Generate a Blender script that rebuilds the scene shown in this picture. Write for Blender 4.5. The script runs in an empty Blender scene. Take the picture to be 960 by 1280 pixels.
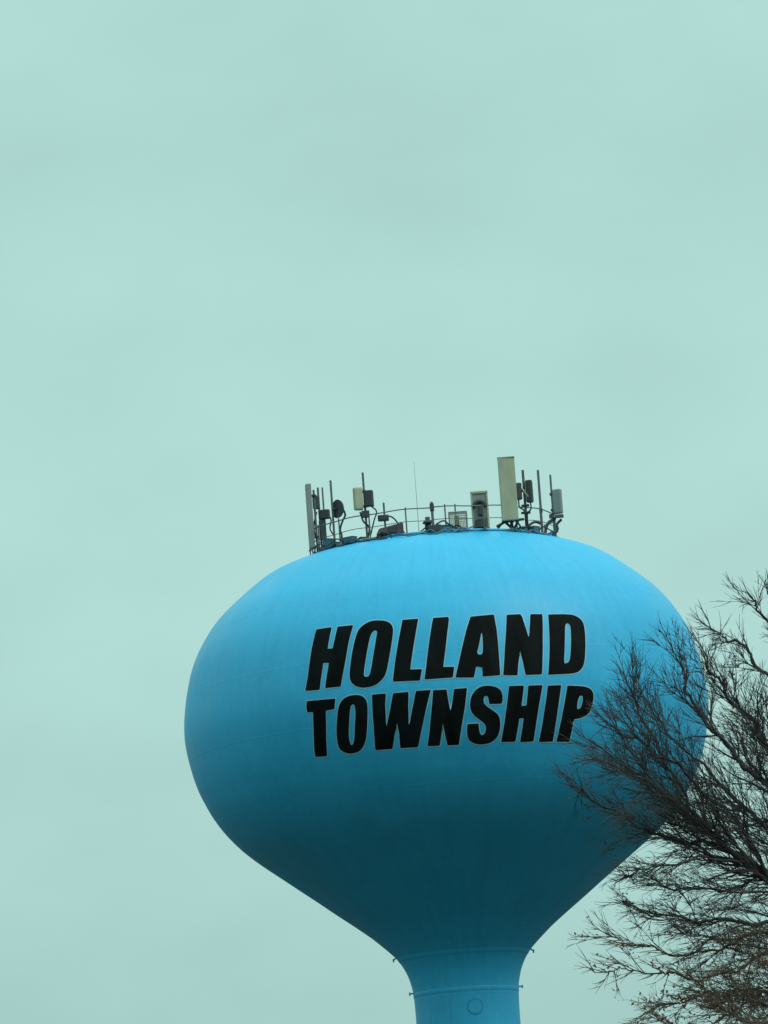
import bpy, bmesh, math, random
from math import sin, cos, pi, radians, atan2, hypot
from mathutils import Vector, Matrix
from mathutils.geometry import tessellate_polygon

# ------------------------------------------------------------------ camera, sky, sun, exposure
sc = bpy.context.scene
COL = sc.collection
DIST, CAM_Z = 240.0, 1.6
FPX = 33.0 * DIST                       # focal length in pixels of the 960 x 1280 photograph
YAW, PITCH, ROLL = radians(0.430848), radians(9.033479), radians(4.1)
CAM = Vector((0, -DIST, CAM_Z))
ROT = Matrix.Rotation(YAW, 3, 'Z') @ Matrix.Rotation(pi/2 + PITCH, 3, 'X') @ Matrix.Rotation(-ROLL, 3, 'Z')
cd = bpy.data.cameras.new('camera')
cam = bpy.data.objects.new('camera', cd)
cam.location = CAM
cam.rotation_euler = ROT.to_euler()
cd.sensor_fit = 'VERTICAL'; cd.sensor_height = 36.0
cd.lens = FPX / 1280 * 36.0
cd.clip_start = 1.0; cd.clip_end = 9000
COL.objects.link(cam); sc.camera = cam

SUN_DIR = Vector((0.62, -0.42, 0.80)).normalized()      # towards the veiled sun
w = bpy.data.worlds.new('World'); sc.world = w; w.use_nodes = True
nt = w.node_tree; nt.nodes.clear()
def wn(t, **k):
    n = nt.nodes.new(t)
    for a, b in k.items(): setattr(n, a, b)
    return n
out = wn('ShaderNodeOutputWorld'); bg = wn('ShaderNodeBackground')
sky = wn('ShaderNodeTexSky', sky_type='NISHITA', sun_disc=False)
sky.sun_elevation = math.asin(SUN_DIR.z); sky.sun_rotation = atan2(SUN_DIR.x, SUN_DIR.y)
sky.air_density = 2.0; sky.dust_density = 6.0; sky.ozone_density = 1.5
tc = wn('ShaderNodeTexCoord'); sep = wn('ShaderNodeSeparateXYZ')
nt.links.new(tc.outputs['Generated'], sep.inputs[0])
# stratus deck: brightness rises from the horizon to the zenith, with soft uneven cloud
ramp = wn('ShaderNodeValToRGB'); cr = ramp.color_ramp; cr.interpolation = 'B_SPLINE'
STOPS = [(0.0, .45), (.045, .76), (.075, .96), (.12, 1.05), (.155, 1.09), (.19, 1.06), (.245, .99), (.5, 1.6), (1.0, 3.0)]
for i, (p, v) in enumerate(STOPS):
    e = cr.elements[i] if i < 2 else cr.elements.new(p)
    e.position = p; e.color = (v/3, v/3, v/3, 1)
nt.links.new(sep.outputs['Z'], ramp.inputs[0])
mp = wn('ShaderNodeMapping'); mp.inputs['Scale'].default_value = (9, 9, 16); mp.inputs['Rotation'].default_value = (.3, .2, .4)
nt.links.new(tc.outputs['Generated'], mp.inputs[0])
nz = wn('ShaderNodeTexNoise'); nz.inputs['Scale'].default_value = 3.0; nz.inputs['Detail'].default_value = 5.0; nz.inputs['Roughness'].default_value = .45
nt.links.new(mp.outputs[0], nz.inputs['Vector'])
mr = wn('ShaderNodeMapRange'); mr.inputs['From Min'].default_value = .25; mr.inputs['From Max'].default_value = .75
mr.inputs['To Min'].default_value = .945; mr.inputs['To Max'].default_value = 1.055
nt.links.new(nz.outputs['Fac'], mr.inputs['Value'])
mul = wn('ShaderNodeMath', operation='MULTIPLY')
nt.links.new(ramp.outputs['Color'], mul.inputs[0]); nt.links.new(mr.outputs[0], mul.inputs[1])
tint = wn('ShaderNodeVectorMath', operation='SCALE')
SKY_TINT = (8.3*1.5, 13.6*1.5, 12.8*1.5)
tint.inputs[0].default_value = SKY_TINT
nt.links.new(mul.outputs[0], tint.inputs['Scale'])
mix = wn('ShaderNodeMix', data_type='RGBA'); mix.inputs['Factor'].default_value = .93
nt.links.new(sky.outputs[0], mix.inputs['A']); nt.links.new(tint.outputs[0], mix.inputs['B'])
nt.links.new(mix.outputs['Result'], bg.inputs['Color'])
bg.inputs['Strength'].default_value = 0.1
nt.links.new(bg.outputs[0], out.inputs[0])

sl = bpy.data.lights.new('sun', 'SUN'); sl.energy = 1.5; sl.angle = radians(25); sl.color = (1, .97, .90)
so = bpy.data.objects.new('sun', sl); so.rotation_euler = SUN_DIR.to_track_quat('Z', 'Y').to_euler()
so.location = (60, -60, 90); COL.objects.link(so)
sc.view_settings.view_transform = 'Standard'; sc.view_settings.look = 'None'
sc.view_settings.exposure = 0.0; sc.view_settings.gamma = 1.0; sc.view_settings.use_curve_mapping = False

# ------------------------------------------------------------------ helpers
def at(px, py, Y):
    """the point of the place seen at photo pixel (px, py) on the plane y = Y"""
    d = ROT @ Vector(((px-480)/FPX, -(py-640)/FPX, -1.0))
    return CAM + d * ((Y - CAM.y) / d.y)

def mat(name, base, rough=.6, metal=0.0, spec=.5, noise=None, bump=0.0):
    """noise = (scale xyz, amount): the paint or bark itself varies in tone"""
    m = bpy.data.materials.new(name); m.use_nodes = True
    t = m.node_tree; b = t.nodes['Principled BSDF']
    b.inputs['Base Color'].default_value = (*base, 1); b.inputs['Roughness'].default_value = rough
    b.inputs['Metallic'].default_value = metal; b.inputs['Specular IOR Level'].default_value = spec
    if noise:
        scl, amt = noise
        c = t.nodes.new('ShaderNodeTexCoord'); p = t.nodes.new('ShaderNodeMapping'); p.inputs['Scale'].default_value = scl
        n = t.nodes.new('ShaderNodeTexNoise'); n.inputs['Scale'].default_value = 1.0; n.inputs['Detail'].default_value = 5
        r = t.nodes.new('ShaderNodeMapRange'); r.inputs['From Min'].default_value = .3; r.inputs['From Max'].default_value = .7
        r.inputs['To Min'].default_value = 1-amt; r.inputs['To Max'].default_value = 1+amt
        s = t.nodes.new('ShaderNodeVectorMath'); s.operation = 'SCALE'; s.inputs[0].default_value = base
        t.links.new(c.outputs['Object'], p.inputs[0]); t.links.new(p.outputs[0], n.inputs['Vector'])
        t.links.new(n.outputs['Fac'], r.inputs['Value']); t.links.new(r.outputs[0], s.inputs['Scale'])
        t.links.new(s.outputs[0], b.inputs['Base Color'])
        if bump:
            bp = t.nodes.new('ShaderNodeBump'); bp.inputs['Strength'].default_value = bump; bp.inputs['Distance'].default_value = .05
            t.links.new(n.outputs['Fac'], bp.inputs['Height']); t.links.new(bp.outputs[0], b.inputs['Normal'])
    return m

def link(name, me, parent=None, m=None, smooth=False):
    o = bpy.data.objects.new(name, me); COL.objects.link(o)
    if m: me.materials.append(m)
    if smooth: me.polygons.foreach_set('use_smooth', [True]*len(me.polygons))
    if parent: o.parent = parent
    return o
def from_bm(name, bm, m, parent=None, smooth=False):
    me = bpy.data.meshes.new(name); bm.to_mesh(me); bm.free()
    return link(name, me, parent, m, smooth)
def tag(o, label, cat, group=None):
    o['label'] = label; o['category'] = cat
    if group: o['group'] = group
    return o
def empty(name, loc, label, cat, group=None, rz=0.0):
    o = bpy.data.objects.new(name, None); o.location = loc; o.rotation_euler.z = rz; COL.objects.link(o)
    return tag(o, label, cat, group)

def tube(bm, pts, rad, sides=8, cap=True):
    pts = [Vector(p) for p in pts]; n = len(pts); rings = []
    up = Vector((0.13, 0.31, 0.94)).normalized()
    for i, p in enumerate(pts):
        d = (pts[min(i+1, n-1)] - pts[max(i-1, 0)]).normalized()
        a = d.cross(up)
        if a.length < .15: a = d.cross(Vector((1, .1, 0)))
        a.normalize(); b = d.cross(a)
        r = rad[i] if isinstance(rad, (list, tuple)) else rad
        rings.append([bm.verts.new(p + a*r*cos(2*pi*k/sides) + b*r*sin(2*pi*k/sides)) for k in range(sides)])
    for i in range(n-1):
        for k in range(sides):
            bm.faces.new((rings[i][k], rings[i][(k+1) % sides], rings[i+1][(k+1) % sides], rings[i+1][k]))
    if cap:
        bm.faces.new(rings[0][::-1]); bm.faces.new(rings[-1])
def box(bm, c, s, bevel=0.0, rz=0.0, rx=0.0, seg=2):
    t = bmesh.new(); bmesh.ops.create_cube(t, size=1.0)
    bmesh.ops.scale(t, vec=s, verts=t.verts)
    if bevel: bmesh.ops.bevel(t, geom=t.edges[:], offset=bevel, segments=seg, affect='EDGES', profile=.6)
    bmesh.ops.transform(t, matrix=Matrix.Translation(c) @ Matrix.Rotation(rz, 4, 'Z') @ Matrix.Rotation(rx, 4, 'X'), verts=t.verts)
    me = bpy.data.meshes.new('tmp'); t.to_mesh(me); t.free(); bm.from_mesh(me); bpy.data.meshes.remove(me)
def lathe(bm, prof, seg=192, close_top=False):
    rings = []
    for r, z in prof:
        if r < 1e-4: rings.append([bm.verts.new((0, 0, z))]); continue
        rings.append([bm.verts.new((r*sin(2*pi*k/seg), -r*cos(2*pi*k/seg), z)) for k in range(seg)])
    for a, b in zip(rings, rings[1:]):
        for k in range(seg):
            k2 = (k+1) % seg
            if len(a) == 1: bm.faces.new((a[0], b[k], b[k2]))
            elif len(b) == 1: bm.faces.new((a[k], b[0], a[k2]))
            else: bm.faces.new((a[k], b[k], b[k2], a[k2]))
    bmesh.ops.recalc_face_normals(bm, faces=bm.faces)
def spline(pts, n):
    """Catmull-Rom through the points"""
    P = [Vector(p) for p in pts]; P = [P[0]*2-P[1]] + P + [P[-1]*2-P[-2]]; o = []
    for i in range(1, len(P)-2):
        a, b, c, d = P[i-1:i+3]
        for k in range(n):
            t = k/n
            o.append(.5*((2*b) + (c-a)*t + (2*a-5*b+4*c-d)*t*t + (3*b-a-3*c+d)*t**3))
    o.append(P[-2]); return o

# ------------------------------------------------------------------ materials
M_ground = mat('winter_grass', (.022, .025, .015), .95, noise=((.15, .15, .15), .35))
def tank_paint():
    m = bpy.data.materials.new('blue_tank_paint'); m.use_nodes = True
    t = m.node_tree; b = t.nodes['Principled BSDF']
    L = t.links.new
    N = t.nodes.new
    def math_(op, *a):
        n = N('ShaderNodeMath'); n.operation = op
        for i, v in enumerate(a):
            if isinstance(v, (int, float)): n.inputs[i].default_value = v
            else: L(v, n.inputs[i])
        return n.outputs[0]
    def rng(v, a, b_, c, d):
        n = N('ShaderNodeMapRange'); L(v, n.inputs['Value'])
        for k, x in zip(('From Min', 'From Max', 'To Min', 'To Max'), (a, b_, c, d)): n.inputs[k].default_value = x
        return n.outputs[0]
    c = N('ShaderNodeTexCoord'); sx = N('ShaderNodeSeparateXYZ'); L(c.outputs['Object'], sx.inputs[0])
    X, Y, Z = sx.outputs
    phi = math_('ARCTAN2', X, math_('MULTIPLY', Y, -1.0))
    def noise(vec, scl, det, rough=.5):
        p = N('ShaderNodeMapping'); p.inputs['Scale'].default_value = scl
        n = N('ShaderNodeTexNoise'); n.inputs['Scale'].default_value = 1; n.inputs['Detail'].default_value = det; n.inputs['Roughness'].default_value = rough
        L(vec, p.inputs[0]); L(p.outputs[0], n.inputs['Vector']); return n.outputs['Fac']
    cb = N('ShaderNodeCombineXYZ'); L(math_('MULTIPLY', phi, 9.9), cb.inputs[0]); L(Z, cb.inputs[2])
    n1 = noise(cb.outputs[0], (2.6, 1, .32), 6, .7)          # rain streaks running down the plates
    n2 = noise(c.outputs['Object'], (.42, .42, .42), 4)      # broad fading of the paint
    n3 = noise(c.outputs['Object'], (4.5, 4.5, 4.5), 5, .7)  # fine weathering
    f = rng(math_('ADD', math_('ADD', n1, n2), n3), .95, 2.05, 0, 1)
    mx = N('ShaderNodeMix'); mx.data_type = 'RGBA'; L(f, mx.inputs['Factor'])
    mx.inputs['A'].default_value = (.013, .288, .515, 1); mx.inputs['B'].default_value = (.034, .378, .645, 1)
    # grime streaks that double as painted contact shade of the gear, down from the antenna ring, fading out two to three metres below it
    grime_shade = math_('MULTIPLY', rng(noise(cb.outputs[0], (3.4, 1, .16), 3, .6), .50, .72, 0, 1), rng(Z, 34.6, 37.8, 0, .26))
    # faint algae film in patches on the belly
    alg = math_('MULTIPLY', rng(noise(cb.outputs[0], (.8, 1, .5), 6, .7), .5, .75, 0, .35), rng(Z, 29.5, 26.5, 0, 1))
    g1 = N('ShaderNodeMix'); g1.data_type = 'RGBA'; L(math_('ADD', grime_shade, alg), g1.inputs['Factor'])
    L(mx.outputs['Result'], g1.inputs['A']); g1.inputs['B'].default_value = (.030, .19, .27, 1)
    L(g1.outputs['Result'], b.inputs['Base Color'])
    L(rng(n2, .3, .7, .40, .62), b.inputs['Roughness'])
    b.inputs['Specular IOR Level'].default_value = .35
    # plate seams: weld beads along courses and staggered uprights, barely proud; oil-canning of the plates
    course = math_('DIVIDE', math_('SUBTRACT', Z, .55), 2.4)
    dz = math_('ABSOLUTE', math_('SUBTRACT', math_('FRACT', course), .5))
    bead_h = rng(dz, .0, .016, 1, 0)
    stag = math_('MULTIPLY', math_('FLOOR', math_('ADD', course, .5)), .37)
    du = math_('ABSOLUTE', math_('SUBTRACT', math_('FRACT', math_('ADD', math_('MULTIPLY', phi, 20/(2*pi)), stag)), .5))
    bead_v = rng(du, .0, .012, 1, 0)
    bead = math_('MULTIPLY', math_('MAXIMUM', bead_h, bead_v), .005)
    hgt = math_('ADD', math_('ADD', bead, math_('MULTIPLY', n2, .05)), math_('MULTIPLY', n3, .004))
    bp = N('ShaderNodeBump'); bp.inputs['Strength'].default_value = .55; bp.inputs['Distance'].default_value = 1.0
    L(hgt, bp.inputs['Height']); L(bp.outputs[0], b.inputs['Normal'])
    return m
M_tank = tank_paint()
M_letter = mat('black_lettering_paint', (.0035, .005, .006), .7, spec=.06, noise=((1.6, 1.6, .4), .6))
M_halo = mat('pale_halo_paint', (.17, .39, .50), .55, spec=.3, noise=((1.5, 1.5, 1.5), .15))  # pale outline painted in for the bright halo round the letters
M_steel = mat('galvanised_steel', (.10, .11, .115), .5, .2, noise=((6, 6, 6), .25))
M_dark = mat('dark_grey_casing', (.028, .032, .035), .6, noise=((5, 5, 5), .3))
M_cable = mat('black_cable', (.018, .02, .024), .6)
M_panel = mat('khaki_antenna_plastic', (.31, .315, .22), .55, noise=((3, 3, 1.2), .12))
M_pgrey = mat('grey_antenna_plastic', (.20, .21, .20), .55, noise=((3, 3, 1.2), .12))
M_rust = mat('brown_cabinet_paint', (.085, .055, .06), .6, noise=((4, 4, 4), .3))
M_bark = mat('grey_brown_bark', (.050, .043, .040), .9, noise=((6, 6, 2), .35), bump=.4)
M_twig = mat('dark_twig_bark', (.032, .028, .027), .9, noise=((1.5, 1.5, 1.5), .35))
M_warm = mat('brown_twig_bark', (.082, .055, .042), .9, noise=((1.5, 1.5, 1.5), .4))
M_conduit = mat('blue_painted_conduit', (.022, .11, .17), .55, noise=((3, 3, 3), .3))
M_leaf = mat('dry_brown_leaf', (.17, .085, .040), .8, noise=((7, 7, 7), .4))

# ------------------------------------------------------------------ ground
bm = bmesh.new(); bmesh.ops.create_grid(bm, x_segments=60, y_segments=60, size=4000)
for v in bm.verts:
    d = hypot(v.co.x, v.co.y)
    v.co.z = (sin(v.co.x*.0021)+cos(v.co.y*.0017+1)) * max(0, d-600) * .0012 - .02
g = from_bm('ground', bm, M_ground); g['kind'] = 'structure'

# ------------------------------------------------------------------ water tower
PROF = [(0,38.56),(.5,38.555),(1,38.545),(2,38.49),(3,38.39),(4,38.24),(4.9,38.03),(5.6,37.82),(6.25,37.57),(6.8,37.24),(7.29,36.87),(7.77,36.48),(8.17,36.13),(8.49,35.8),(8.77,35.45),(9.01,35.09),(9.22,34.74),(9.39,34.39),(9.53,34.04),(9.64,33.68),(9.73,33.32),(9.81,32.95),(9.87,32.59),(9.92,32.23),(9.95,31.87),(9.955,31.51),(9.93,31.15),(9.88,30.79),(9.81,30.43),(9.73,30.07),(9.63,29.71),(9.5,29.34),(9.34,28.98),(9.17,28.62),(8.96,28.26),(8.72,27.9),(8.43,27.54),(8.1,27.18),(7.71,26.82),(7.26,26.45),(6.78,26.08),(6.29,25.70),(5.80,25.32),(5.32,24.95),(4.84,24.57),(4.36,24.20),(3.88,23.83),(3.42,23.46),(3.03,23.10),(2.75,22.83),(2.52,22.58),(2.35,22.33),(2.22,22.08),(2.125,21.84),(2.06,21.59),(2.01,21.35),(1.985,21.10),(1.972,20.86),(1.965,20.61),(1.96,20.37)]
PROF = [(r*1.005, z) for r, z in PROF]
def rad_at(z, lo=20.37):
    for (r0, z0), (r1, z1) in zip(PROF, PROF[1:]):
        if z1 <= z <= z0: return r0 + (r1-r0)*(z0-z)/(z0-z1)
    return 1.9698
def dome_z(r):
    for (r0, z0), (r1, z1) in zip(PROF, PROF[1:]):
        if r0 <= r <= r1: return z0 + (z1-z0)*(r-r0)/(r1-r0)
def surf(a, z, off=0.0):
    h = .12
    dr = (rad_at(z+h)-rad_at(z-h))/(2*h)
    n = Vector((1, -dr)).normalized(); r = rad_at(z) + n.x*off
    return Vector((r*sin(a), -r*cos(a), z + n.y*off))

tower = empty('water_tower', (0, 0, 0), 'blue bulb-shaped steel water tower lettered in black on a single column', 'water tower')
iN = next(i for i, p in enumerate(PROF) if p[1] < 22.6)
sm = spline([(r, z, 0) for r, z in PROF], 2)
prof_b = [(max(p.x, 0), p.y) for p in sm[:2*iN+1]]; prof_c = [(p.x, p.y) for p in sm[2*iN:]]
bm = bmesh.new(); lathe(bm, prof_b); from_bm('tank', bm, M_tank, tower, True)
bm = bmesh.new(); lathe(bm, prof_c + [(1.9698, 20.2), (1.9698, 19.5), (1.9698, 18), (1.9698, 16), (1.9698, 10), (1.9698, 5), (2.05, 3.6), (2.35, 2.0), (2.8, .8), (3.1, 0), (3.1, -.3)]); from_bm('column', bm, M_tank, tower, True)
for zz, hw, pr_ in ((22.50, .09, .004), (21.12, .10, .008)):
    bm = bmesh.new()
    lathe(bm, [(rad_at(zz+hw)-.005, zz+hw), (rad_at(zz+hw*.7)+pr_, zz+hw*.7), (rad_at(zz-hw*.7)+pr_, zz-hw*.7), (rad_at(zz-hw)-.005, zz-hw)])
    from_bm('weld_band', bm, M_tank, tower, True)
    for k in (1, 2, 3):
        a = k*pi/2 + (.0 if hw < .06 else .05)
        bm = bmesh.new(); p = surf(a, zz+.12, -.03); q = surf(a, zz+.12, .13)
        tube(bm, [p, q], .03, 8); tube(bm, [q + Vector((0, 0, -.07)), q + Vector((0, 0, .06))], .03, 8)
        from_bm('rigging_lug', bm, M_tank, tower)
# inspection port on the column
bm = bmesh.new(); a0 = .16; zc = 20.45; N = 36
pts = [surf(a0 + .29/1.96*cos(2*pi*k/N), zc + .29*sin(2*pi*k/N), .015) for k in range(N+1)]
tube(bm, pts, .016, 6)
ctr = bm.verts.new(surf(a0, zc, .028)); rim = [bm.verts.new(surf(a0 + .27/1.96*cos(2*pi*k/N), zc + .27*sin(2*pi*k/N), .018)) for k in range(N)]
for k in range(N): bm.faces.new((ctr, rim[k], rim[(k+1) % N]))
for k in range(12):
    a = 2*pi*k/12; p = surf(a0 + .235/1.96*cos(a), zc + .235*sin(a), .01); tube(bm, [p, p + Vector((sin(a0), -cos(a0), 0))*.03], .014, 6)
from_bm('inspection_port', bm, M_tank, tower, True)

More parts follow.
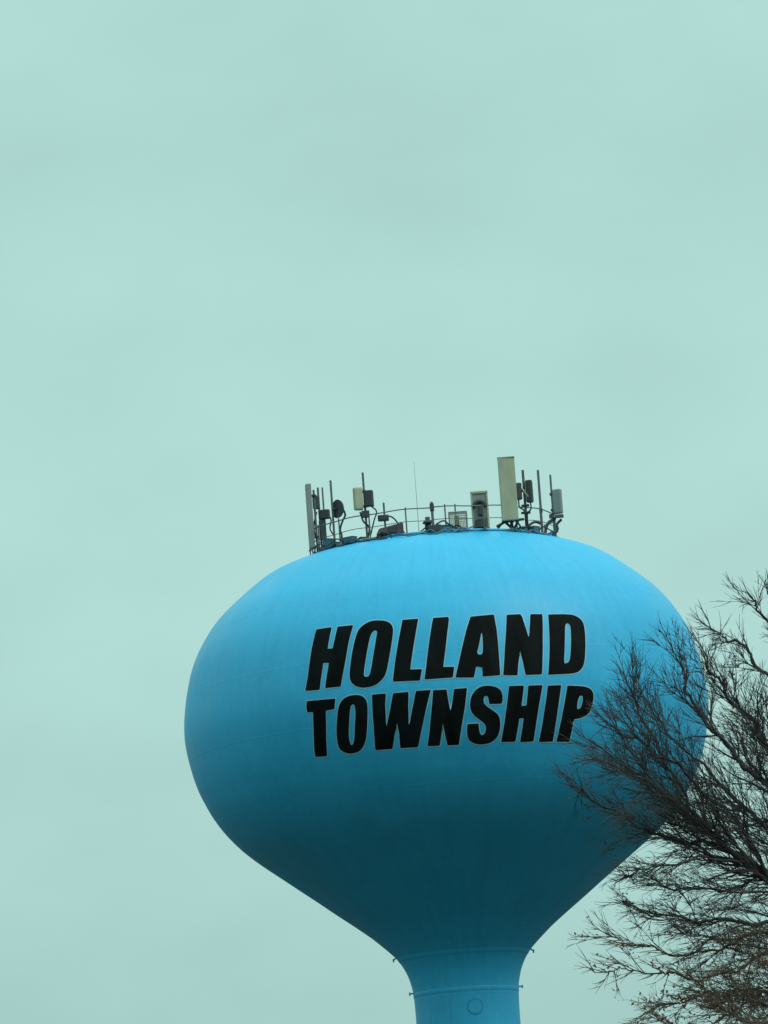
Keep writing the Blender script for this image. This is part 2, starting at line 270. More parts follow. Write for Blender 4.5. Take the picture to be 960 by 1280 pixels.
LETTERS = [[[[[-4952,34232],[-4325,34235],[-4304,34206],[-4409,33448],[-4406,33419],[-4206,33405],[-4192,33433],[-4046,34190],[-4018,34218],[-3415,34205],[-3397,34184],[-3530,33632],[-3540,33582],[-3680,32785],[-3692,32726],[-3867,31960],[-3896,31932],[-4488,31944],[-4504,31977],[-4347,32839],[-4350,32873],[-4565,32899],[-4578,32866],[-4731,31947],[-4759,31914],[-5328,31945],[-5346,31964],[-5238,32439],[-5229,32490],[-5119,33391],[-5113,33441],[-5041,33887],[-4979,34219]]],[[[-2409,34280],[-2319,34270],[-2236,34258],[-2161,34243],[-2093,34225],[-2033,34205],[-1978,34177],[-1929,34143],[-1884,34102],[-1844,34054],[-1815,34003],[-1795,33948],[-1784,33889],[-1783,33826],[-1788,33743],[-1799,33641],[-1818,33519],[-1898,33083],[-1994,32632],[-2048,32412],[-2071,32329],[-2097,32254],[-2129,32187],[-2165,32127],[-2206,32075],[-2251,32026],[-2301,31980],[-2355,31936],[-2414,31896],[-2478,31862],[-2547,31834],[-2620,31813],[-2698,31798],[-2773,31788],[-2845,31783],[-2915,31783],[-2982,31789],[-3047,31798],[-3109,31812],[-3169,31830],[-3226,31852],[-3279,31880],[-3329,31915],[-3375,31956],[-3418,32002],[-3451,32053],[-3476,32107],[-3492,32165],[-3500,32227],[-3503,32299],[-3501,32381],[-3494,32473],[-3467,32689],[-3426,32952],[-3402,33101],[-3377,33241],[-3351,33371],[-3324,33492],[-3296,33604],[-3268,33703],[-3241,33792],[-3213,33868],[-3185,33932],[-3151,33990],[-3112,34041],[-3069,34086],[-3020,34124],[-2971,34158],[-2922,34188],[-2872,34213],[-2822,34234],[-2772,34251],[-2722,34265],[-2672,34276],[-2621,34283],[-2561,34286],[-2490,34285]],[[-2483,33895],[-2448,33888],[-2425,33869],[-2412,33836],[-2410,33790],[-2479,33390],[-2574,32886],[-2640,32553],[-2671,32420],[-2699,32320],[-2722,32254],[-2743,32220],[-2767,32196],[-2794,32180],[-2825,32173],[-2858,32175],[-2887,32181],[-2909,32192],[-2927,32207],[-2938,32227],[-2945,32261],[-2946,32308],[-2941,32369],[-2916,32540],[-2867,32804],[-2805,33129],[-2745,33418],[-2715,33549],[-2685,33657],[-2653,33742],[-2621,33805],[-2587,33845],[-2552,33873],[-2518,33890]]],[[[-1391,34201],[-821,34194],[-803,34180],[-887,33776],[-1045,33040],[-1055,32987],[-1188,32313],[-1178,32287],[-772,32270],[-760,32254],[-854,31862],[-892,31848],[-1830,31889],[-1861,31914],[-1752,32560],[-1742,32613],[-1591,33377],[-1480,33878],[-1414,34190]]],[[[-199,34178],[333,34176],[354,34173],[383,34098],[380,34074],[272,33541],[264,33501],[165,32973],[156,32930],[31,32306],[41,32281],[416,32262],[427,32247],[352,31880],[313,31866],[-654,31870],[-686,31890],[-583,32423],[-574,32470],[-443,33201],[-433,33250],[-311,33813],[-222,34166]]],[[[1251,34130],[2105,34169],[2138,34149],[2160,33578],[2159,33530],[2135,32820],[2133,32761],[2103,31884],[2079,31851],[1464,31836],[1442,31848],[1470,32178],[1463,32191],[1240,32210],[1228,32197],[1129,31830],[1102,31818],[471,31857],[452,31874],[579,32305],[769,32927],[783,32972],[979,33567],[995,33608],[1211,34110]],[[1585,33475],[1584,33290],[1580,33157],[1567,32997],[1544,32801],[1521,32726],[1485,32678],[1438,32657],[1380,32663],[1344,32688],[1329,32730],[1336,32791],[1393,32948],[1442,33102],[1550,33462],[1567,33498],[1579,33502]]],[[[2663,34138],[3169,34149],[3190,34147],[3240,34068],[3245,34034],[3364,33230],[3376,33233],[3594,34107],[3621,34140],[4087,34133],[4098,34104],[3951,33352],[3935,33271],[3709,31880],[3681,31828],[3087,31827],[3063,31843],[3011,32293],[2963,32747],[2956,32744],[2813,32181],[2753,31837],[2733,31825],[2232,31844],[2219,31882],[2387,32880],[2401,32960],[2634,34095]]],[[[4348,34117],[4905,34124],[5094,34123],[5246,34119],[5360,34109],[5435,34095],[5505,34074],[5569,34047],[5629,34014],[5684,33975],[5730,33931],[5766,33883],[5791,33830],[5808,33773],[5811,33693],[5807,33590],[5792,33465],[5766,33318],[5739,33171],[5709,33024],[5677,32877],[5610,32600],[5579,32483],[5548,32380],[5517,32291],[5482,32212],[5446,32143],[5405,32084],[5360,32034],[5310,31989],[5254,31949],[5193,31914],[5127,31885],[5008,31860],[4837,31842],[4616,31829],[4014,31816],[3948,31815],[4021,32197],[4085,32531],[4152,32900],[4186,33100],[4219,33310],[4253,33532]],[[5045,33757],[5085,33763],[5118,33759],[5145,33745],[5166,33720],[5179,33686],[5184,33626],[5177,33541],[5160,33431],[5133,33295],[5073,33016],[5004,32728],[4945,32505],[4921,32428],[4899,32372],[4874,32327],[4843,32291],[4808,32264],[4769,32248],[4735,32237],[4707,32232],[4684,32232],[4667,32237],[4660,32269],[4663,32327],[4676,32412],[4784,32923],[4914,33478],[4941,33586],[4971,33668],[5007,33725]]]],[[[[-5266,31559],[-4156,31515],[-4118,31500],[-4195,31149],[-4210,31136],[-4539,31123],[-4554,31104],[-4625,30619],[-4634,30563],[-4818,29568],[-4829,29530],[-4880,29496],[-4898,29495],[-5335,29525],[-5351,29535],[-5323,29761],[-5317,29795],[-5188,30459],[-5180,30507],[-5093,31118],[-5099,31141],[-5328,31145],[-5337,31153],[-5354,31344],[-5353,31359],[-5310,31553]]],[[[-3216,31538],[-3163,31526],[-3115,31509],[-3071,31487],[-3031,31460],[-2995,31429],[-2965,31392],[-2940,31351],[-2920,31304],[-2906,31252],[-2897,31187],[-2895,31112],[-2899,31024],[-2922,30812],[-2966,30549],[-2994,30397],[-3023,30262],[-3053,30143],[-3082,30039],[-3112,29952],[-3146,29872],[-3184,29800],[-3226,29734],[-3273,29676],[-3323,29626],[-3375,29584],[-3430,29550],[-3487,29525],[-3548,29504],[-3613,29490],[-3682,29480],[-3756,29476],[-3826,29478],[-3892,29487],[-3954,29501],[-4012,29522],[-4065,29545],[-4114,29572],[-4158,29602],[-4197,29635],[-4228,29674],[-4251,29718],[-4268,29768],[-4277,29823],[-4280,29894],[-4277,29979],[-4268,30080],[-4256,30197],[-4238,30321],[-4214,30450],[-4186,30586],[-4120,30854],[-4091,30966],[-4064,31061],[-4037,31140],[-4007,31213],[-3973,31278],[-3932,31335],[-3887,31385],[-3837,31429],[-3783,31465],[-3725,31494],[-3663,31516],[-3600,31534],[-3535,31546],[-3468,31553],[-3399,31554],[-3334,31552],[-3273,31547]],[[-3417,31210],[-3399,31195],[-3385,31165],[-3377,31123],[-3373,31068],[-3374,31000],[-3380,30921],[-3391,30833],[-3409,30736],[-3484,30390],[-3540,30114],[-3571,29999],[-3602,29910],[-3633,29846],[-3664,29809],[-3691,29784],[-3714,29773],[-3732,29775],[-3747,29790],[-3759,29815],[-3770,29850],[-3778,29895],[-3785,29950],[-3783,30020],[-3775,30106],[-3760,30206],[-3714,30442],[-3659,30695],[-3605,30939],[-3583,31026],[-3565,31089],[-3550,31129],[-3534,31161],[-3516,31187],[-3497,31205],[-3476,31217],[-3456,31222],[-3436,31219]]],[[[-2662,31501],[-2175,31486],[-2159,31470],[-2216,31084],[-2220,31041],[-2264,30286],[-2259,30275],[-2094,30748],[-2080,30790],[-1887,31444],[-1860,31469],[-1330,31468],[-1312,31450],[-1363,30972],[-1367,30928],[-1410,30242],[-1405,30235],[-1248,30742],[-1234,30786],[-1039,31448],[-1013,31473],[-506,31472],[-495,31448],[-710,30814],[-726,30767],[-923,30145],[-938,30099],[-1148,29484],[-1180,29462],[-1809,29481],[-1832,29500],[-1814,29964],[-1833,30418],[-1840,30416],[-1995,29944],[-2141,29497],[-2169,29482],[-2794,29500],[-2815,29526],[-2758,30190],[-2753,30259],[-2682,31456]]],[[[-383,31451],[70,31441],[88,31428],[119,31075],[174,30650],[180,30646],[277,30987],[366,31423],[386,31439],[824,31445],[836,31422],[728,30819],[719,30774],[578,30180],[567,30132],[412,29453],[391,29429],[-11,29441],[-28,29456],[-90,29859],[-135,30262],[-140,30263],[-223,29839],[-316,29466],[-336,29452],[-773,29468],[-785,29485],[-668,29941],[-657,29990],[-495,30849],[-486,30901],[-403,31431]]],[[[1480,31487],[1593,31486],[1711,31474],[1773,31463],[1831,31448],[1886,31429],[1937,31404],[1985,31375],[2026,31343],[2060,31306],[2087,31266],[2107,31223],[2122,31175],[2132,31123],[2137,31066],[2133,30956],[2128,30915],[2120,30885],[2085,30817],[2055,30812],[1915,30810],[1637,30821],[1619,30898],[1606,31016],[1601,31042],[1593,31065],[1582,31084],[1568,31099],[1553,31110],[1536,31117],[1519,31120],[1500,31119],[1483,31112],[1466,31099],[1451,31081],[1438,31058],[1428,31033],[1421,31006],[1419,30977],[1424,30917],[1442,30858],[1457,30830],[1478,30800],[1507,30768],[1584,30701],[1721,30600],[1814,30536],[1889,30472],[1919,30441],[1945,30405],[1968,30365],[1986,30321],[1999,30273],[2008,30217],[2013,30154],[2013,30084],[2008,30007],[2000,29934],[1988,29867],[1972,29803],[1951,29745],[1926,29691],[1897,29643],[1863,29599],[1824,29559],[1779,29524],[1731,29492],[1677,29464],[1618,29439],[1555,29421],[1487,29407],[1414,29400],[1336,29398],[1262,29400],[1191,29405],[1124,29415],[1061,29427],[1002,29445],[948,29468],[900,29495],[857,29527],[821,29563],[793,29603],[773,29646],[760,29694],[751,29745],[746,29799],[744,29856],[754,30014],[777,30140],[802,30144],[1108,30145],[1187,30140],[1192,30115],[1204,29946],[1210,29884],[1220,29833],[1231,29795],[1246,29768],[1262,29747],[1281,29733],[1303,29726],[1327,29724],[1350,29730],[1372,29741],[1394,29760],[1414,29785],[1430,29815],[1444,29850],[1454,29890],[1460,29935],[1462,29977],[1458,30015],[1449,30051],[1435,30084],[1415,30117],[1388,30149],[1354,30182],[1119,30371],[1071,30415],[1030,30460],[995,30506],[967,30552],[944,30604],[927,30661],[917,30724],[912,30793],[914,30862],[924,30933],[940,31003],[963,31075],[990,31140],[1023,31200],[1061,31255],[1104,31304],[1150,31347],[1200,31385],[1253,31418],[1311,31445],[1367,31466],[1424,31480]]],[[[2425,31439],[2945,31434],[2960,31408],[2845,30721],[2848,30696],[3031,30712],[3041,30738],[3135,31403],[3158,31429],[3672,31434],[3686,31412],[3541,30769],[3416,30058],[3328,29441],[3306,29419],[2807,29412],[2793,29441],[2922,30231],[2921,30261],[2762,30253],[2750,30223],[2607,29461],[2582,29433],[2059,29440],[2044,29461],[2164,30057],[2306,30853],[2402,31420]]],[[[3921,31411],[4423,31422],[4437,31400],[4318,30748],[4185,29859],[4128,29417],[4106,29401],[3565,29390],[3549,29411],[3659,30005],[3780,30715],[3898,31387]]],[[[4699,31401],[5101,31390],[5242,31383],[5360,31373],[5455,31358],[5527,31340],[5591,31318],[5647,31290],[5695,31258],[5734,31222],[5764,31179],[5785,31131],[5798,31076],[5801,31015],[5798,30948],[5789,30875],[5773,30796],[5753,30712],[5732,30636],[5709,30570],[5683,30512],[5655,30464],[5618,30418],[5572,30374],[5517,30333],[5452,30295],[5380,30263],[5301,30237],[5214,30217],[5049,30192],[4999,30182],[4971,30172],[4964,30164],[4947,30091],[4917,29853],[4882,29654],[4832,29384],[4280,29390],[4381,29901],[4487,30413],[4598,30950]],[[5242,31034],[5275,31037],[5301,31031],[5321,31015],[5333,30988],[5339,30952],[5339,30908],[5333,30856],[5305,30731],[5287,30675],[5265,30630],[5240,30595],[5212,30571],[5185,30555],[5160,30546],[5137,30544],[5115,30550],[5100,30571],[5092,30607],[5091,30658],[5096,30725],[5105,30787],[5120,30846],[5138,30901],[5160,30952],[5185,30991],[5212,31018]]]]]
SEC = 9.9
def letter_mesh(polys):
    bm = bmesh.new()
    loops = [[Vector((a*1e-4*SEC, z*1e-3, 0)) for a, z in P] for P in polys]
    flat = [p for l in loops for p in l]
    tris = tessellate_polygon(loops)
    vs = [bm.verts.new(p) for p in flat]
    for t in tris:
        try: bm.faces.new([vs[i] for i in t])
        except ValueError: pass
    for _ in range(5):
        ed = [e for e in bm.edges if e.calc_length() > .28]
        if not ed: break
        bmesh.ops.subdivide_edges(bm, edges=ed, cuts=1)
        bmesh.ops.triangulate(bm, faces=bm.faces[:])
    for v in bm.verts: v.co = surf(v.co.x/SEC, v.co.y, .016)
    bmesh.ops.recalc_face_normals(bm, faces=bm.faces)
    return bm
def halo_mesh(bm, polys, wd):
    for P in polys:
        L = [Vector((a*1e-4*SEC, z*1e-3)) for a, z in P]
        R = []
        for i, p in enumerate(L):                       # break long sides up so the strip follows the curve
            q = L[(i+1) % len(L)]; n = max(1, int((q-p).length/.25))
            R += [p.lerp(q, k/n) for k in range(n)]
        area = sum(R[i-1].x*R[i].y - R[i].x*R[i-1].y for i in range(len(R)))
        sg = 1 if area > 0 else -1
        if P is not polys[0]: sg = -sg
        O = []
        for i, p in enumerate(R):
            a, b = R[i-1], R[(i+1) % len(R)]
            d1, d2 = (p-a).normalized(), (b-p).normalized()
            n1, n2 = Vector((d1.y, -d1.x)), Vector((d2.y, -d2.x))
            m = (n1+n2); m = m/max(m.length, 1e-6); k = 1/max(.5, m.dot(n1))
            O.append(p + m*sg*wd*k)
        va = [bm.verts.new(surf(p.x/SEC, p.y, .009)) for p in R]; vb = [bm.verts.new(surf(p.x/SEC, p.y, .009)) for p in O]
        for i in range(len(R)):
            j = (i+1) % len(R); bm.faces.new((va[i], va[j], vb[j], vb[i]))
for word, wl in zip(LETTERS, ('upper line of black slanted capitals', 'lower line of black slanted capitals')):
    lo = bpy.data.objects.new('lettering', None); COL.objects.link(lo); lo.parent = tower; lo['label'] = wl
    for polys in word:
        from_bm('letter', letter_mesh(polys), M_letter, lo, True)
    bm = bmesh.new()
    for polys in word: halo_mesh(bm, polys, .044)
    bmesh.ops.recalc_face_normals(bm, faces=bm.faces)
    from_bm('halo_line', bm, M_halo, lo, True)

# ------------------------------------------------------------------ antenna ring on the dome
RING = 4.75
def ring_xy(px, py, r=RING):
    Y = -r
    for _ in range(6):
        x = at(px, py, Y).x; x = max(-r*.999, min(r*.999, x)); Y = -math.sqrt(r*r - x*x)
    return x, Y
def zpx(px, py, Y): return at(px, py, Y).z

rail = empty('guard_rail', (0, 0, dome_z(RING)), 'low round galvanised guard rail circling the top of the blue tank', 'guard rail')
def local(o, p): return Vector(p) - o.location
bz = dome_z(RING)
for hgt, rr in ((.98, .022), (.50, .014)):
    bm = bmesh.new()
    tube(bm, [(RING*sin(2*pi*k/96), -RING*cos(2*pi*k/96), hgt + .018*sin(k*.9)) for k in range(97)], rr, 6)
    from_bm('rail', bm, M_steel, rail, True)
bm = bmesh.new()
tube(bm, [(RING*sin(2*pi*k/96), -RING*cos(2*pi*k/96), dome_z(RING)-bz+.05) for k in range(97)], .05, 6)
from_bm('base_ring', bm, M_tank, rail, True)
for k in range(20):
    a = 2*pi*k/20 + .11
    bm = bmesh.new(); x, y = RING*sin(a), -RING*cos(a)
    tube(bm, [(x, y, -.05), (x, y, 1.06)], .03, 6); box(bm, (x, y, .0), (.22, .22, .1), .015, rz=a)
    from_bm('post', bm, M_steel, rail)

def mast(px, top, name, label, cat, r=RING, rad=.045, base=None, group='antenna masts round the tank top'):
    """a thing standing on the dome at radius r; returns (empty, z of a pixel row relative to its base)"""
    x, y = ring_xy(px, 650, r); z0 = dome_z(r)
    e = empty(name, (x, y, z0), label, cat, group)
    f = lambda py: zpx(px, py, y) - z0
    bm = bmesh.new(); tube(bm, [(0, 0, -.1), (0, 0, f(top)-.02), (0, 0, f(top))], [rad, rad, rad*.6], 8)
    box(bm, (0, 0, .02), (.34, .34, .08), .02)
    from_bm('pole', bm, M_steel, e)
    return e, f
def panel(e, c, s, rz, m=M_panel, name='antenna_panel', bev=.05, brackets=True):
    bm = bmesh.new(); box(bm, c, s, bev, rz=rz, seg=3); o = from_bm(name, bm, m, e, False)
    if brackets:
        for k in (-.32, .32):
            bm = bmesh.new(); p = Vector((c[0], c[1], c[2] + k*s[2])); q = Vector((0, 0, p.z))
            tube(bm, [q, p], .035, 6); box(bm, q, (.16, .16, .09), .01); from_bm('bracket', bm, M_dark, e)
    return o
def cable(e, pts, rad=.028, m=None):
    bm = bmesh.new(); tube(bm, spline(pts, 6), rad, 6); return from_bm('cable', bm, m or M_cable, e, True)
def unit(e, c, s, rz=0, rx=0, m=None):
    """a finned radio unit"""
    bm = bmesh.new(); box(bm, c, s, .04, rz=rz, rx=rx)
    for k in range(5):
        off = Matrix.Rotation(rz, 3, 'Z') @ Vector(((k-2)*s[0]*.19, s[1]*.5+.02, 0))
        box(bm, Vector(c)+off, (.02, .08, s[2]*.8), 0, rz=rz)
    o = from_bm('radio_unit', bm, m or M_dark, e)
    bm = bmesh.new(); tube(bm, [Vector(c), Vector((0, 0, c[2]))], .035, 6); from_bm('bracket', bm, M_dark, e)
    return o
P = 1/33.0                                              # metres per photo pixel at the tower

# left end: tall edge-on panel
e, f = mast(394.5, 612, 'panel_antenna', 'tall narrow grey panel antenna seen edge-on at the far left of the ring', 'antenna', r=4.72)
panel(e, (-.20, -.05, (f(605)+f(686))/2), (.20, .42, f(605)-f(686)), .12, M_pgrey, bev=.035)
# twin thin masts with a stack of small radio units
e, f = mast(400, 609, 'radio_mast', 'thin mast with stacked dark radio boxes right beside the leftmost tall panel', 'radio mast', r=4.45)
unit(e, (-.10, -.08, f(628)), (.22, .22, .52), .3); unit(e, (.18, -.10, f(644)), (.42, .26, .36), -.2); unit(e, (.08, -.06, f(663)), (.26, .24, .78), .1)
bm = bmesh.new(); tube(bm, [(.17, .1, .0), (.17, .1, f(609))], .035, 6); from_bm('side_pole', bm, M_steel, e)
cable(e, [(.2, -.1, f(640)), (.42, -.1, f(650)), (.36, 0, f(662)), (.5, .1, f(674)), (.2, .1, .1)])
cable(e, [(-.1, -.1, f(640)), (-.25, -.1, f(660)), (-.1, 0, .1)])
# mast with half-round drum
e, f = mast(416.5, 600, 'dish_mast', 'tall thin mast carrying a dark half-round dish with a looped cable', 'radio mast', r=4.6)
bm = bmesh.new(); N = 18; c = Vector((.18, -.1, f(637)))
for k in range(2): pass
ringv = []
for j in range(5):
    t = j/4*pi/2; rr = .36*cos(t); dz = .20*sin(t)
    ringv.append([bm.verts.new((rr*cos(2*pi*k/N), dz, rr*sin(2*pi*k/N))) if rr > .01 else None for k in range(N)])
for j in range(3):
    for k in range(N): bm.faces.new((ringv[j][k], ringv[j][(k+1) % N], ringv[j+1][(k+1) % N], ringv[j+1][k]))
bm.faces.new(ringv[3]); bm.faces.new(ringv[0][::-1])
bmesh.ops.transform(bm, matrix=Matrix.Translation(c) @ Matrix.Rotation(radians(-52), 4, 'Z'), verts=bm.verts)
from_bm('dish', bm, M_dark, e, False)
bm = bmesh.new(); tube(bm, [c, (0, 0, c.z)], .05, 6); from_bm('bracket', bm, M_dark, e)
cable(e, [(.38, -.12, f(636)), (.47, -.1, f(645)), (.36, -.05, f(652)), (.24, 0, f(662)), (.28, 0, f(672)), (.12, .05, .05)], .04)
# mast with rounded khaki panel
e, f = mast(457.5, 590, 'panel_antenna', 'rounded khaki panel antenna on a mast with a dark radio box behind it', 'antenna', r=4.7)
panel(e, (-.24, -.12, (f(609)+f(638))/2), (.36, .22, f(609)-f(638)), .25, M_panel, bev=.09)
unit(e, (.17, -.1, f(624)), (.32, .26, .62), -.25, 0)
bm = bmesh.new(); box(bm, (.0, -.06, f(643)), (.30, .2, .26), .03); from_bm('lower_bracket', bm, M_dark, e)
cable(e, [(-.2, -.1, f(640)), (-.1, -.1, f(652)), (.1, 0, f(660)), (0, 0, .0)], .035)
cable(e, [(.25, -.1, f(634)), (.42, -.1, f(641)), (.3, -.05, f(652)), (.1, .05, .1)], .028)
# short stub
e, f = mast(481, 628, 'stub_antenna', 'short stub antenna standing behind the brown cabinet', 'antenna', r=4.2, rad=.04)
unit(e, (-.05, -.1, f(648)), (.42, .3, .22)); cable(e, [(.05, -.1, f(645)), (.3, -.1, f(648)), (.5, 0, f(656)), (.7, 0, .1)], .03)
# brown cabinet
x, y = ring_xy(487, 660, 4.55); z0 = dome_z(4.6)
e = empty('equipment_cabinet', (x, y, z0), 'low brown equipment cabinet with a slanted lid on the tank roof', 'cabinet')
bm = bmesh.new(); vs = []
for yy in (-.25, .25):
    for p in ((-.52, 0), (.52, .0), (.52, .42), (-.40, .24)): vs.append(bm.verts.new((p[0], yy, p[1]+.08)))
for q in ((0, 1, 2, 3), (7, 6, 5, 4), (0, 4, 5, 1), (1, 5, 6, 2), (2, 6, 7, 3), (3, 7, 4, 0)): bm.faces.new([vs[i] for i in q])
bmesh.ops.bevel(bm, geom=bm.edges[:], offset=.025, segments=2, affect='EDGES'); bmesh.ops.recalc_face_normals(bm, faces=bm.faces)
from_bm('housing', bm, M_rust, e)
bm = bmesh.new(); box(bm, (.12, -.265, .24), (.34, .02, .2), .005); from_bm('door', bm, M_dark, e)
for sx in (-.4, .4):
    bm = bmesh.new(); box(bm, (sx, 0, .03), (.12, .46, .14), .01); from_bm('foot', bm, M_dark, e)
# whip
x, y = ring_xy(522.5, 650, 1.2)
e = empty('whip_antenna', (x, -y, dome_z(1.2)), 'tall hair-thin whip antenna rising from the middle of the tank roof', 'antenna')
hz = zpx(519.5, 577, -y) - dome_z(1.2)
bm = bmesh.new(); tube(bm, [(0, 0, 0), (0, 0, .9), (0, 0, hz)], [.02, .013, .006], 6); from_bm('whip', bm, M_pgrey, e)
bm = bmesh.new(); box(bm, (0, 0, .08), (.3, .3, .22), .03); from_bm('base', bm, M_dark, e)
# small roof vent / hoist in the middle
e, f = mast(534.5, 646, 'roof_vent', 'squat dark roof vent left of the short middle mast', 'vent', r=4.3, rad=.1, group=None)
bm = bmesh.new(); lathe(bm, [(0, .50), (.13, .46), (.2, .38), (.2, .34), (.12, .33), (.12, 0)], 20); from_bm('cap', bm, M_dark, e, True)
# middle short mast
e, f = mast(541, 627, 'stub_antenna', 'bare short mast in the middle of the ring taller than the rail', 'antenna', rad=.055)
bm = bmesh.new(); box(bm, (0, 0, f(634)), (.16, .16, .3), .03); from_bm('collar', bm, M_dark, e)
bm = bmesh.new(); box(bm, (0.05, 0, .16), (.5, .4, .26), .04); from_bm('base_box', bm, M_dark, e)
cable(e, [(.1, -.1, .3), (.4, -.1, .42), (.6, 0, .28), (.9, .05, .12)], .03)
# mesh cage
x, y = ring_xy(573, 655, 4.4); z0 = dome_z(4.4)
e = empty('mesh_cage', (x, y, z0), 'see-through grey wire cage beside the framed panel near the ring centre', 'cage')
hh = zpx(573, 641, y) - z0
bm = bmesh.new()
for sx in (-.33, .33):
    for sy in (-.2, .2): tube(bm, [(sx, sy, 0), (sx, sy, hh)], .03, 6)
for zz in (.06, hh):
    tube(bm, [(-.33, -.2, zz), (.33, -.2, zz), (.33, .2, zz), (-.33, .2, zz), (-.33, -.2, zz)], .03, 6)
from_bm('frame', bm, M_pgrey, e)
for sy in (-.2, .2):
    bm = bmesh.new()
    for k in range(12):
        t = -.3 + k*.6/11; tube(bm, [(t, sy, .06), (t, sy, hh)], .012, 4)
    for k in range(8):
        t = .1 + k*(hh-.1)/8; tube(bm, [(-.33, sy, t), (.33, sy, t)], .012, 4)
    from_bm('wire_panel', bm, M_panel, e)
bm = bmesh.new(); box(bm, (-.05, 0, hh*.45), (.2, .2, hh*.75), .03); from_bm('inner_box', bm, M_rust, e)
bm = bmesh.new(); tube(bm, [(-.08, 0, 0), (-.08, 0, zpx(570, 630, y)-z0)], .03, 6); from_bm('pole', bm, M_steel, e)
# framed panel
e, f = mast(601, 617, 'panel_antenna', 'medium panel antenna in a pale frame with a dark arched unit on its face', 'antenna', r=4.5)
hc = (f(616)+f(661))/2; H = f(616)-f(661)
panel(e, (0, -.10, hc), (.52, .10, H), 0, M_pgrey, bev=.02, brackets=True)
bm = bmesh.new()
for sx in (-.29, .29): box(bm, (sx, -.10, hc), (.07, .18, H), .012)
box(bm, (0, -.10, hc+H/2), (.65, .18, .09), .012); from_bm('frame', bm, M_panel, e)
bm = bmesh.new()
tube(bm, [(.21*cos(t*pi/10), -.2, f(634)+.20*sin(t*pi/10)) for t in range(11)], .075, 8)
box(bm, (0, -.2, f(640)), (.18, .12, .34), .04); from_bm('arched_unit', bm, M_dark, e)
bm = bmesh.new(); box(bm, (0, -.19, f(655)), (.40, .10, .32), .03); from_bm('lower_unit', bm, M_dark, e)
# big khaki panel
e, f = mast(638.5, 585, 'panel_antenna', 'tallest and widest khaki panel antenna, right of centre on the tank top', 'antenna', r=4.75)
panel(e, (-.02, -.22, (f(573)+f(652))/2), (.63, .24, f(573)-f(652)), .06, M_panel, bev=.03)
bm = bmesh.new()
for sx in (-.3, .0, .32): tube(bm, [(sx, -.15, f(650)), (.08, -.05, .05)], .05, 6)
tube(bm, [(-.55, 0, f(657)), (-.2, -.1, f(652)), (.5, 0, f(650))], .05, 6); from_bm('cradle', bm, M_dark, e)
for k in range(5):
    bm = bmesh.new(); tube(bm, [(-.22+k*.1, -.22, f(651.5)), (-.22+k*.1, -.22, f(655))], .022, 6); from_bm('connector', bm, M_dark, e)
for q in (573, 651):
    bm = bmesh.new(); box(bm, (-.02, -.22, f(q)), (.655, .265, .05), .012); from_bm('end_cap', bm, M_pgrey, e)
cable(e, [(.2, -.2, f(652)), (.34, -.2, f(660)), (.3, -.1, .1), (.6, 0, .14)], .035)
cable(e, [(-.28, -.2, f(652)), (-.5, -.1, f(660)), (-.5, 0, .05)], .04)
# mast with two radios
e, f = mast(658, 587, 'radio_mast', 'mast with a pair of dark radio units like ears, right of the tallest panel', 'radio mast', r=4.7, rad=.055)
unit(e, (-.24, -.1, f(614)), (.27, .24, f(604)-f(625)), .25); unit(e, (.19, -.1, f(615)), (.24, .24, f(601)-f(629)), -.25)
bm = bmesh.new(); tube(bm, [(-.2, -.15, f(606)), (.14, -.18, f(622))], .04, 6); from_bm('pale_strap', bm, M_panel, e)
for i, (q, s) in enumerate(((f(641), .36), (f(632), .3))):
    bm = bmesh.new(); box(bm, (0, -.02, q), (s, .16, .08), .02); from_bm('clamp', bm, M_dark, e)
cable(e, [(-.24, -.1, f(625)), (-.22, -.1, f(634)), (-.05, -.1, f(640)), (-.04, -.06, .1)], .03)
cable(e, [(.2, -.1, f(628)), (.2, -.1, f(637)), (.05, -.1, f(644)), (.05, -.06, .1)], .03)
# bare mast with sloping strut
e, f = mast(677, 587, 'radio_mast', 'bare thin mast between the eared radio mast and the rightmost panel', 'radio mast', r=4.72, rad=.05)
bm = bmesh.new(); tube(bm, spline([(-1.15, -.35, .0), (-.7, -.25, .22), (-.3, -.1, .5), (0, 0, f(655))], 5), .05, 6); from_bm('strut', bm, M_dark, e, True)
bm = bmesh.new(); box(bm, (0, 0, f(638)), (.13, .13, .16), .02); from_bm('clamp', bm, M_dark, e)
# rightmost panel
e, f = mast(692, 593, 'panel_antenna', 'rounded pale grey panel antenna at the right end of the ring', 'antenna', r=4.75, rad=.042)
panel(e, (.20, -.06, (f(612)+f(643))/2), (.36, .2, f(612)-f(643)), -.35, M_pgrey, bev=.07)
bm = bmesh.new(); box(bm, (.22, -.06, f(646)), (.34, .2, .12), .02); box(bm, (-.06, 0, f(645)), (.2, .16, .16), .02); from_bm('lower_bracket', bm, M_rust, e)
cable(e, [(.05, 0, f(648)), (-.22, -.1, f(654)), (-.34, -.15, f(664)), (-.36, -.2, .0)], .06)
cable(e, [(.3, 0, f(650)), (.12, -.05, f(656)), (.12, -.1, f(664)), (-.1, -.15, f(669)), (-.2, -.2, .0)], .05)
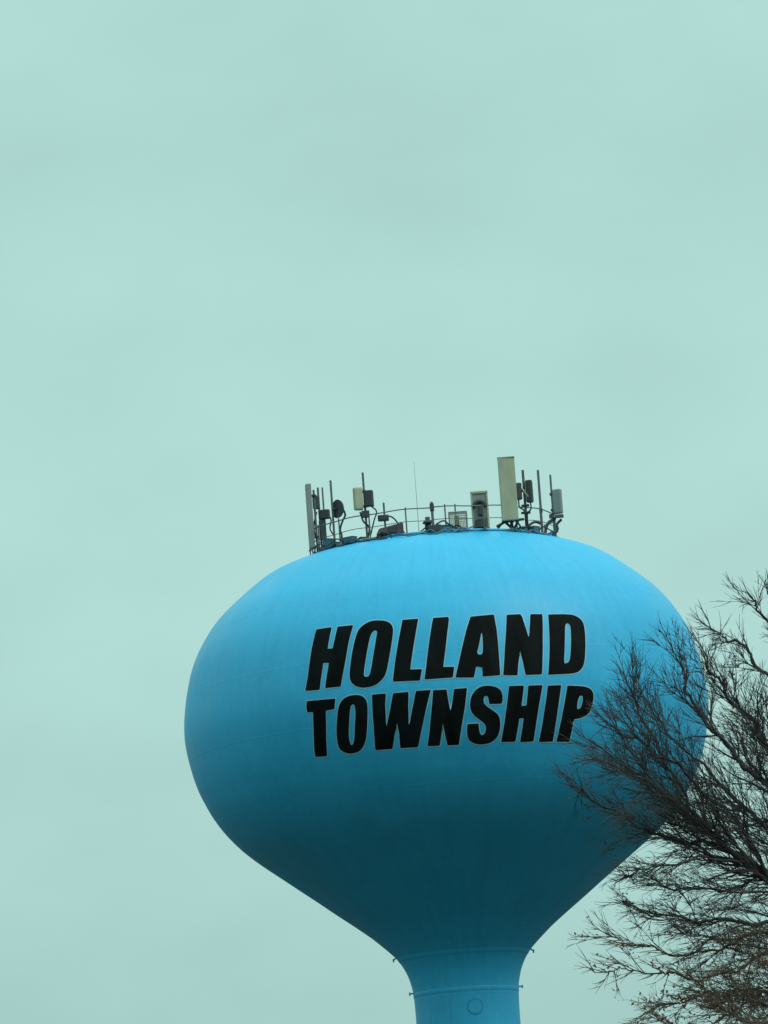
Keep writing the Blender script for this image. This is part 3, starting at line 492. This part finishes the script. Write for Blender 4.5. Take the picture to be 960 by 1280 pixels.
# low junction boxes bolted to the roof among the cables
for px_, r_, s_, lab in ((410, 4.95, (.34, .3, .34), 'small dark junction box at the foot of the dish mast'),
                         (436, 4.9, (.55, .3, .22), 'wide low junction box on the roof left of the khaki rounded panel'),
                         (553, 4.6, (.75, .35, .20), 'wide low dark junction box at the front of the ring by the wire cage'),
                         (668, 4.85, (.36, .3, .22), 'small junction box at the foot of the bare thin mast')):
    x, y = ring_xy(px_, 668, r_)
    e = empty('junction_box', (x, y, dome_z(r_)), lab, 'junction box', 'junction boxes on the tank roof')
    bm = bmesh.new(); box(bm, (0, 0, s_[2]/2+.02), s_, .02, rz=atan2(x, -y)); from_bm('housing', bm, M_conduit, e)
    bm = bmesh.new(); box(bm, (0, 0, s_[2]+.03), (s_[0]*1.06, s_[1]*1.08, .03), .008, rz=atan2(x, -y)); from_bm('lid', bm, M_steel, e)
    for k in (-1, 1):
        cable(e, [(k*s_[0]*.4, 0, .08), (k*(s_[0]*.5+.18), -.05, .22), (k*(s_[0]*.5+.4), .0, .10), (k*(s_[0]*.5+.6), .05, -.02)], .026)
# slack feeder cables lying on the roof along the ring
random.seed(5)
for i, (a0, a1, lab) in enumerate(((-1.22, -.25, 'tangle of slack black feeder cables lying at the left of the ring'),
                                   (-.35, .45, 'short run of black feeder cables lying along the ring centre'),
                                   (.45, 1.2, 'looped black feeder cables lying at the right of the ring'))):
    bm = bmesh.new()
    for k in range(4):
        r = 4.6 + .2*k; ph = random.uniform(0, 6); pts = []
        b0, b1 = a0 + random.uniform(0, .25), a1 - random.uniform(0, .25)
        for t in range(13):
            a = b0 + (b1-b0)*t/12; rr = r + .12*sin(t*1.3+ph)
            pts.append((rr*sin(a), -rr*cos(a), dome_z(rr) + .03 + max(0, .16*sin(t*1.9+ph))*random.uniform(.1, 1.5)))
        tube(bm, spline(pts, 4), .03, 5)
    tag(from_bm('feeder_cable', bm, (M_cable, M_conduit, M_conduit)[i], None, True), lab, 'cables', 'feeder cables on the tank roof')

# ------------------------------------------------------------------ bare tree in front, to the right
TY = -140.0                                             # about 100 m from the camera
class Tubes:
    def __init__(s): s.v = []; s.f = []
    def add(s, pts, rad, sides):
        n = len(pts); base = len(s.v)
        up = Vector((.21, .63, .74)); ca = [(cos(2*pi*k/sides), sin(2*pi*k/sides)) for k in range(sides)]
        for i, p in enumerate(pts):
            d = (pts[min(i+1, n-1)] - pts[max(i-1, 0)]); d.normalize()
            a = d.cross(up)
            if a.length < .2: a = d.cross(Vector((1, 0, 0)))
            a.normalize(); b = d.cross(a); r = rad[i]
            for c_, s_ in ca: s.v.append(p + a*(r*c_) + b*(r*s_))
        for i in range(n-1):
            q = base + i*sides
            for k in range(sides):
                k2 = (k+1) % sides; s.f.append((q+k, q+k2, q+sides+k2, q+sides+k))
    def build(s, name, m, parent, origin):
        me = bpy.data.meshes.new(name); me.from_pydata([v - origin for v in s.v], [], s.f)
        return link(name, me, parent, m, True)
rnd = random.Random(11)
def rv(): return Vector((rnd.gauss(0, 1), rnd.gauss(0, 1), rnd.gauss(0, 1)))
LEAVES = []
MINR = .0062
def twig(T, p, d, L, r, lvl, trop):
    """one twig with its own side twigs; lvl counts down to the finest"""
    n = max(3, int(L/(.13 if lvl > 1 else .10)))
    st = L/n; pts = [p.copy()]; dirs = []
    wob = rv()*.13
    for i in range(n):
        d = d + wob*.4 + rv()*.09 + trop*(.07*st/.1); d.normalize()
        if rnd.random() < .3: wob = rv()*.15
        p = p + d*st; pts.append(p.copy()); dirs.append(d)
    T.add(pts, [max(.0026, r*(1 - .8*i/n)) for i in range(n+1)], 3 if r < .016 else 5)
    if lvl <= 0: return pts
    kids = max(2, int(L*(6.0, 7.0, 7.0, 7.0)[lvl] + rnd.random()))
    for k in range(kids):
        t = .14 + .84*(k + rnd.random())/kids
        i = min(n-1, int(t*n)); dd = dirs[i]
        s = dd.cross(rv()); s.normalize()
        ang = radians(rnd.uniform(13, 36)); nd = dd*cos(ang) + s*sin(ang)
        l2 = L*rnd.uniform(.40, .80)*(1.15 - .55*t)
        if l2 < .16: continue
        twig(T, pts[i], nd, l2, max(MINR, r*(1-.75*t)*.58), lvl-1, trop)
    return pts
def limb(px, r0, r1, dens=1.0, length=1.0, lvl=3, leaf=0.0, trop=(0, 0, .5), start=.18):
    T = Tubes(); trop = Vector(trop)
    pts = spline(px, 10); n = len(pts)-1; w1, w2 = rnd.uniform(0, 6), rnd.uniform(0, 6)
    pts = [p + Vector((.035*sin(i*.55+w1), 0, .035*sin(i*.47+w2))) + rv()*.012 for i, p in enumerate(pts)]
    rad = [r0 + (r1-r0)*(i/n)**.6 for i in range(n+1)]
    T.add(pts, rad, 8)
    tot = sum((pts[i+1]-pts[i]).length for i in range(n))
    m = int(tot*7.5*dens)
    for k in range(m):
        t = start + (1-start)*(k+rnd.random())/m
        i = min(n-1, int(t*n)); d = (pts[i+1]-pts[i]).normalized()
        s = d.cross(rv()); s.y *= .8; s.normalize()
        ang = radians(rnd.uniform(12, 40)); nd = d*cos(ang) + s*sin(ang)
        L = length*rnd.uniform(.5, 1.3)*(1.25 - .7*t)
        q = twig(T, pts[i], nd, L, max(.010, min(.036, rad[i]*.5)), lvl, trop)
        if rnd.random() < leaf: LEAVES.append(q[len(q)//3:])
    twig(T, pts[-1], (pts[-1]-pts[-2]).normalized(), .6*length, r1, lvl, trop)
    return T
TB = at(1120, 1640, TY); TRX = TB.x; base = Vector((at(1150, 1700, TY).x, TY, 0))
tree = empty('bare_tree', base, 'leafless spreading tree whose twigs reach across the right side of the tank', 'tree')
T = Tubes()
def A(px, py, dy=0.0): return at(px, py, TY + dy)
spine = [base - Vector((0, 0, .3)), base + Vector((-.05, .05, 1.2)), base + Vector((-.1, .0, 3.2)), A(1098, 1330), A(1082, 1200), A(1062, 1080, .2), A(1048, 960, .1), A(1030, 850, .3), A(1012, 740, .2), A(1000, 660, .2)]
sp = spline(spine, 8); n = len(sp)-1
def tr(i):
    t = i/n; return .36*(1-t)**1.1 + .02 + .16*max(0, 1-t*9)**2
T.add(sp, [tr(i) for i in range(n+1)], 14)
T.build('trunk', M_bark, tree, base)
LIMBS = [
 # (points, r0, r1, density, twig length, leaf share, tropism)
 ([A(1080,1190), A(1010,1130,-.2), A(955,1093,-.4), A(905,1057,-.6), A(860,1018,-.7), A(815,980,-.9), A(770,948,-1.0)], .15, .022, 1.25, .95, 0, (-.25,0,.45)),
 ([A(905,1060,-.6), A(868,1052,-.5), A(826,1046,-.4), A(790,1027,-.3), A(750,1005,-.2), A(722,985,-.1)], .06, .012, 1.15, .62, 0, (-.3,0,.25)),
 ([A(880,1035,-.65), A(850,985,-.4), A(820,930,-.2), A(796,885,0), A(784,845,.1)], .05, .012, 1.1, .72, 0, (-.15,0,.6)),
 ([A(1066,1100), A(1010,1030,.3), A(960,985,.5), A(918,942,.6), A(880,900,.7), A(858,860,.8), A(851,825,.8)], .13, .016, .8, .8, 0, (-.1,0,.6)),
 ([A(1072,1140), A(1015,1085,.8), A(965,1040,1.2), A(905,985,1.5), A(850,930,1.8), A(812,895,2.0)], .11, .014, .85, .9, 0, (-.2,0,.5)),
 ([A(1058,1040), A(1005,975,-.5), A(962,930,-.9), A(925,885,-1.2), A(896,850,-1.4), A(880,822,-1.5)], .11, .014, .95, .75, .1, (-.1,0,.6)),
 ([A(1046,950), A(1000,890,.2), A(958,842,.3), A(925,806,.4), A(902,796,.4), A(886,780,.5)], .08, .010, .85, .52, 0, (-.2,0,.5)),
 ([A(1040,900), A(1000,840,-.4), A(968,790,-.7), A(946,760,-.8), A(938,742,-.9)], .07, .010, .9, .5, 0, (-.1,0,.6)),
 ([A(1076,1170), A(1020,1158,-.5), A(960,1153,-.8), A(900,1152,-1.0), A(850,1147,-1.2), A(810,1142,-1.3), A(775,1126,-1.4)], .085, .010, 1.25, .62, .15, (-.3,0,.1)),
 ([A(1082,1220), A(1015,1178,.4), A(965,1163,.7), A(920,1176,.9), A(876,1192,1.0), A(830,1190,1.0), A(790,1178,1.1), A(748,1172,1.1)], .075, .008, 1.25, .58, .25, (-.35,0,0)),
 ([A(1086,1250), A(1010,1195,-.8), A(960,1192,-1.1), A(915,1215,-1.2), A(870,1224,-1.2), A(830,1216,-1.2), A(780,1213,-1.3), A(742,1213,-1.3)], .07, .008, 1.3, .52, .4, (-.35,0,-.05)),
 ([A(1090,1290), A(1015,1240,.3), A(962,1240,.5), A(918,1262,.6), A(880,1292,.6), A(845,1310,.6)], .065, .010, 1.5, .66, .4, (-.3,0,0)),
 ([A(1074,1150), A(1010,1105,1.2), A(955,1100,1.8), A(900,1112,2.1), A(850,1110,2.3), A(805,1100,2.4)], .07, .010, 1.25, .66, .1, (-.3,0,.1)),
 ([A(1092,1310), A(1030,1270,-1.2), A(975,1275,-1.7), A(920,1300,-1.9), A(860,1290,-2.0), A(810,1270,-2.0)], .06, .008, 1.4, .6, .35, (-.3,0,.1)),
 ([A(1062,1075), A(1015,1015,1.6), A(970,950,2.3), A(935,900,2.7), A(915,865,2.9)], .08, .012, .85, .75, .05, (-.1,0,.6)),
 ([A(1088,1270), A(1020,1225,1.0), A(970,1208,1.6), A(925,1190,2.0), A(885,1172,2.2), A(850,1165,2.3)], .06, .010, 1.4, .62, .45, (-.3,0,.2)),
 ([A(1092,1320), A(1025,1285,.6), A(975,1262,.9), A(930,1246,1.1), A(890,1244,1.2), A(850,1252,1.2), A(815,1262,1.2)], .06, .009, 1.5, .62, .5, (-.3,0,.1)),
 ([A(1096,1350), A(1040,1320,-.6), A(990,1300,-.9), A(945,1283,-1.1), A(905,1262,-1.2), A(880,1240,-1.2)], .06, .010, 1.5, .68, .5, (-.2,0,.3)),
 ([A(935,1082,-.5), A(890,1072,-.9), A(845,1078,-1.2), A(805,1088,-1.4), A(775,1098,-1.5)], .045, .009, 1.5, .55, .08, (-.3,0,.05)),
 ([A(905,1010,-.2), A(850,962,-.5), A(806,932,-.7), A(778,918,-.8), A(762,906,-.8)], .05, .010, 1.3, .55, 0, (-.25,0,.35)),
 ([A(900,1040,.6), A(845,1000,1.0), A(795,972,1.2), A(762,960,1.3), A(735,948,1.3)], .05, .010, 1.2, .55, 0, (-.3,0,.3)),
 ([A(1035,870), A(1000,815,.5), A(975,770,.8), A(962,735,.9)], .06, .010, .9, .5, 0, (-.1,0,.6)),
 # limbs of the far side and the right, outside the picture
 ([A(1075,1150), A(1130,1080,1.0), A(1200,1010,1.6), A(1260,930,2.0)], .12, .02, .45, .9, 0, (.2,0,.5)),
 ([A(1084,1230), A(1160,1180,-1.0), A(1240,1150,-1.6), A(1320,1120,-2.0)], .11, .02, .45, .9, .03, (.3,0,.3)),
 ([A(1050,970), A(1100,890,.6), A(1140,810,1.0), A(1165,740,1.2)], .09, .02, .45, .85, 0, (.1,0,.6)),
 ([A(1066,1100), A(1075,1030,-1.6), A(1070,950,-2.6), A(1060,880,-3.2)], .09, .02, .45, .85, 0, (0,-.2,.5)),
 ([A(1070,1130), A(1090,1050,1.8), A(1100,960,2.8), A(1110,880,3.4)], .09, .02, .45, .85, 0, (0,.2,.5)),
]
for pts, r0, r1, dens, ln, leaf, trop in LIMBS:
    warm = leaf >= .25
    limb(pts, r0*.68, r1*.8, dens*(.78 if warm else .92), ln*1.45, 2, leaf, trop).build('limb', M_warm if warm else M_twig, tree, base)
# dry leaves still hanging on the lower boughs
vs, fs = [], []
for q in LEAVES:
    for p in q:
        for _ in range(4):
            if rnd.random() < .35: continue
            c = p + rv()*.03; u = rv().normalized(); v = u.cross(rv()).normalized(); s = rnd.uniform(.02, .045)
            k = len(vs); nn = u.cross(v)
            vs += [c - u*s - base, c - v*s*.55 + nn*s*.2 - base, c + u*s - base, c + v*s*.55 + nn*s*.2 - base]
            fs.append((k, k+1, k+2, k+3))
me = bpy.data.meshes.new('dry_leaves'); me.from_pydata(vs, [], fs); link('dry_leaves', me, tree, M_leaf)
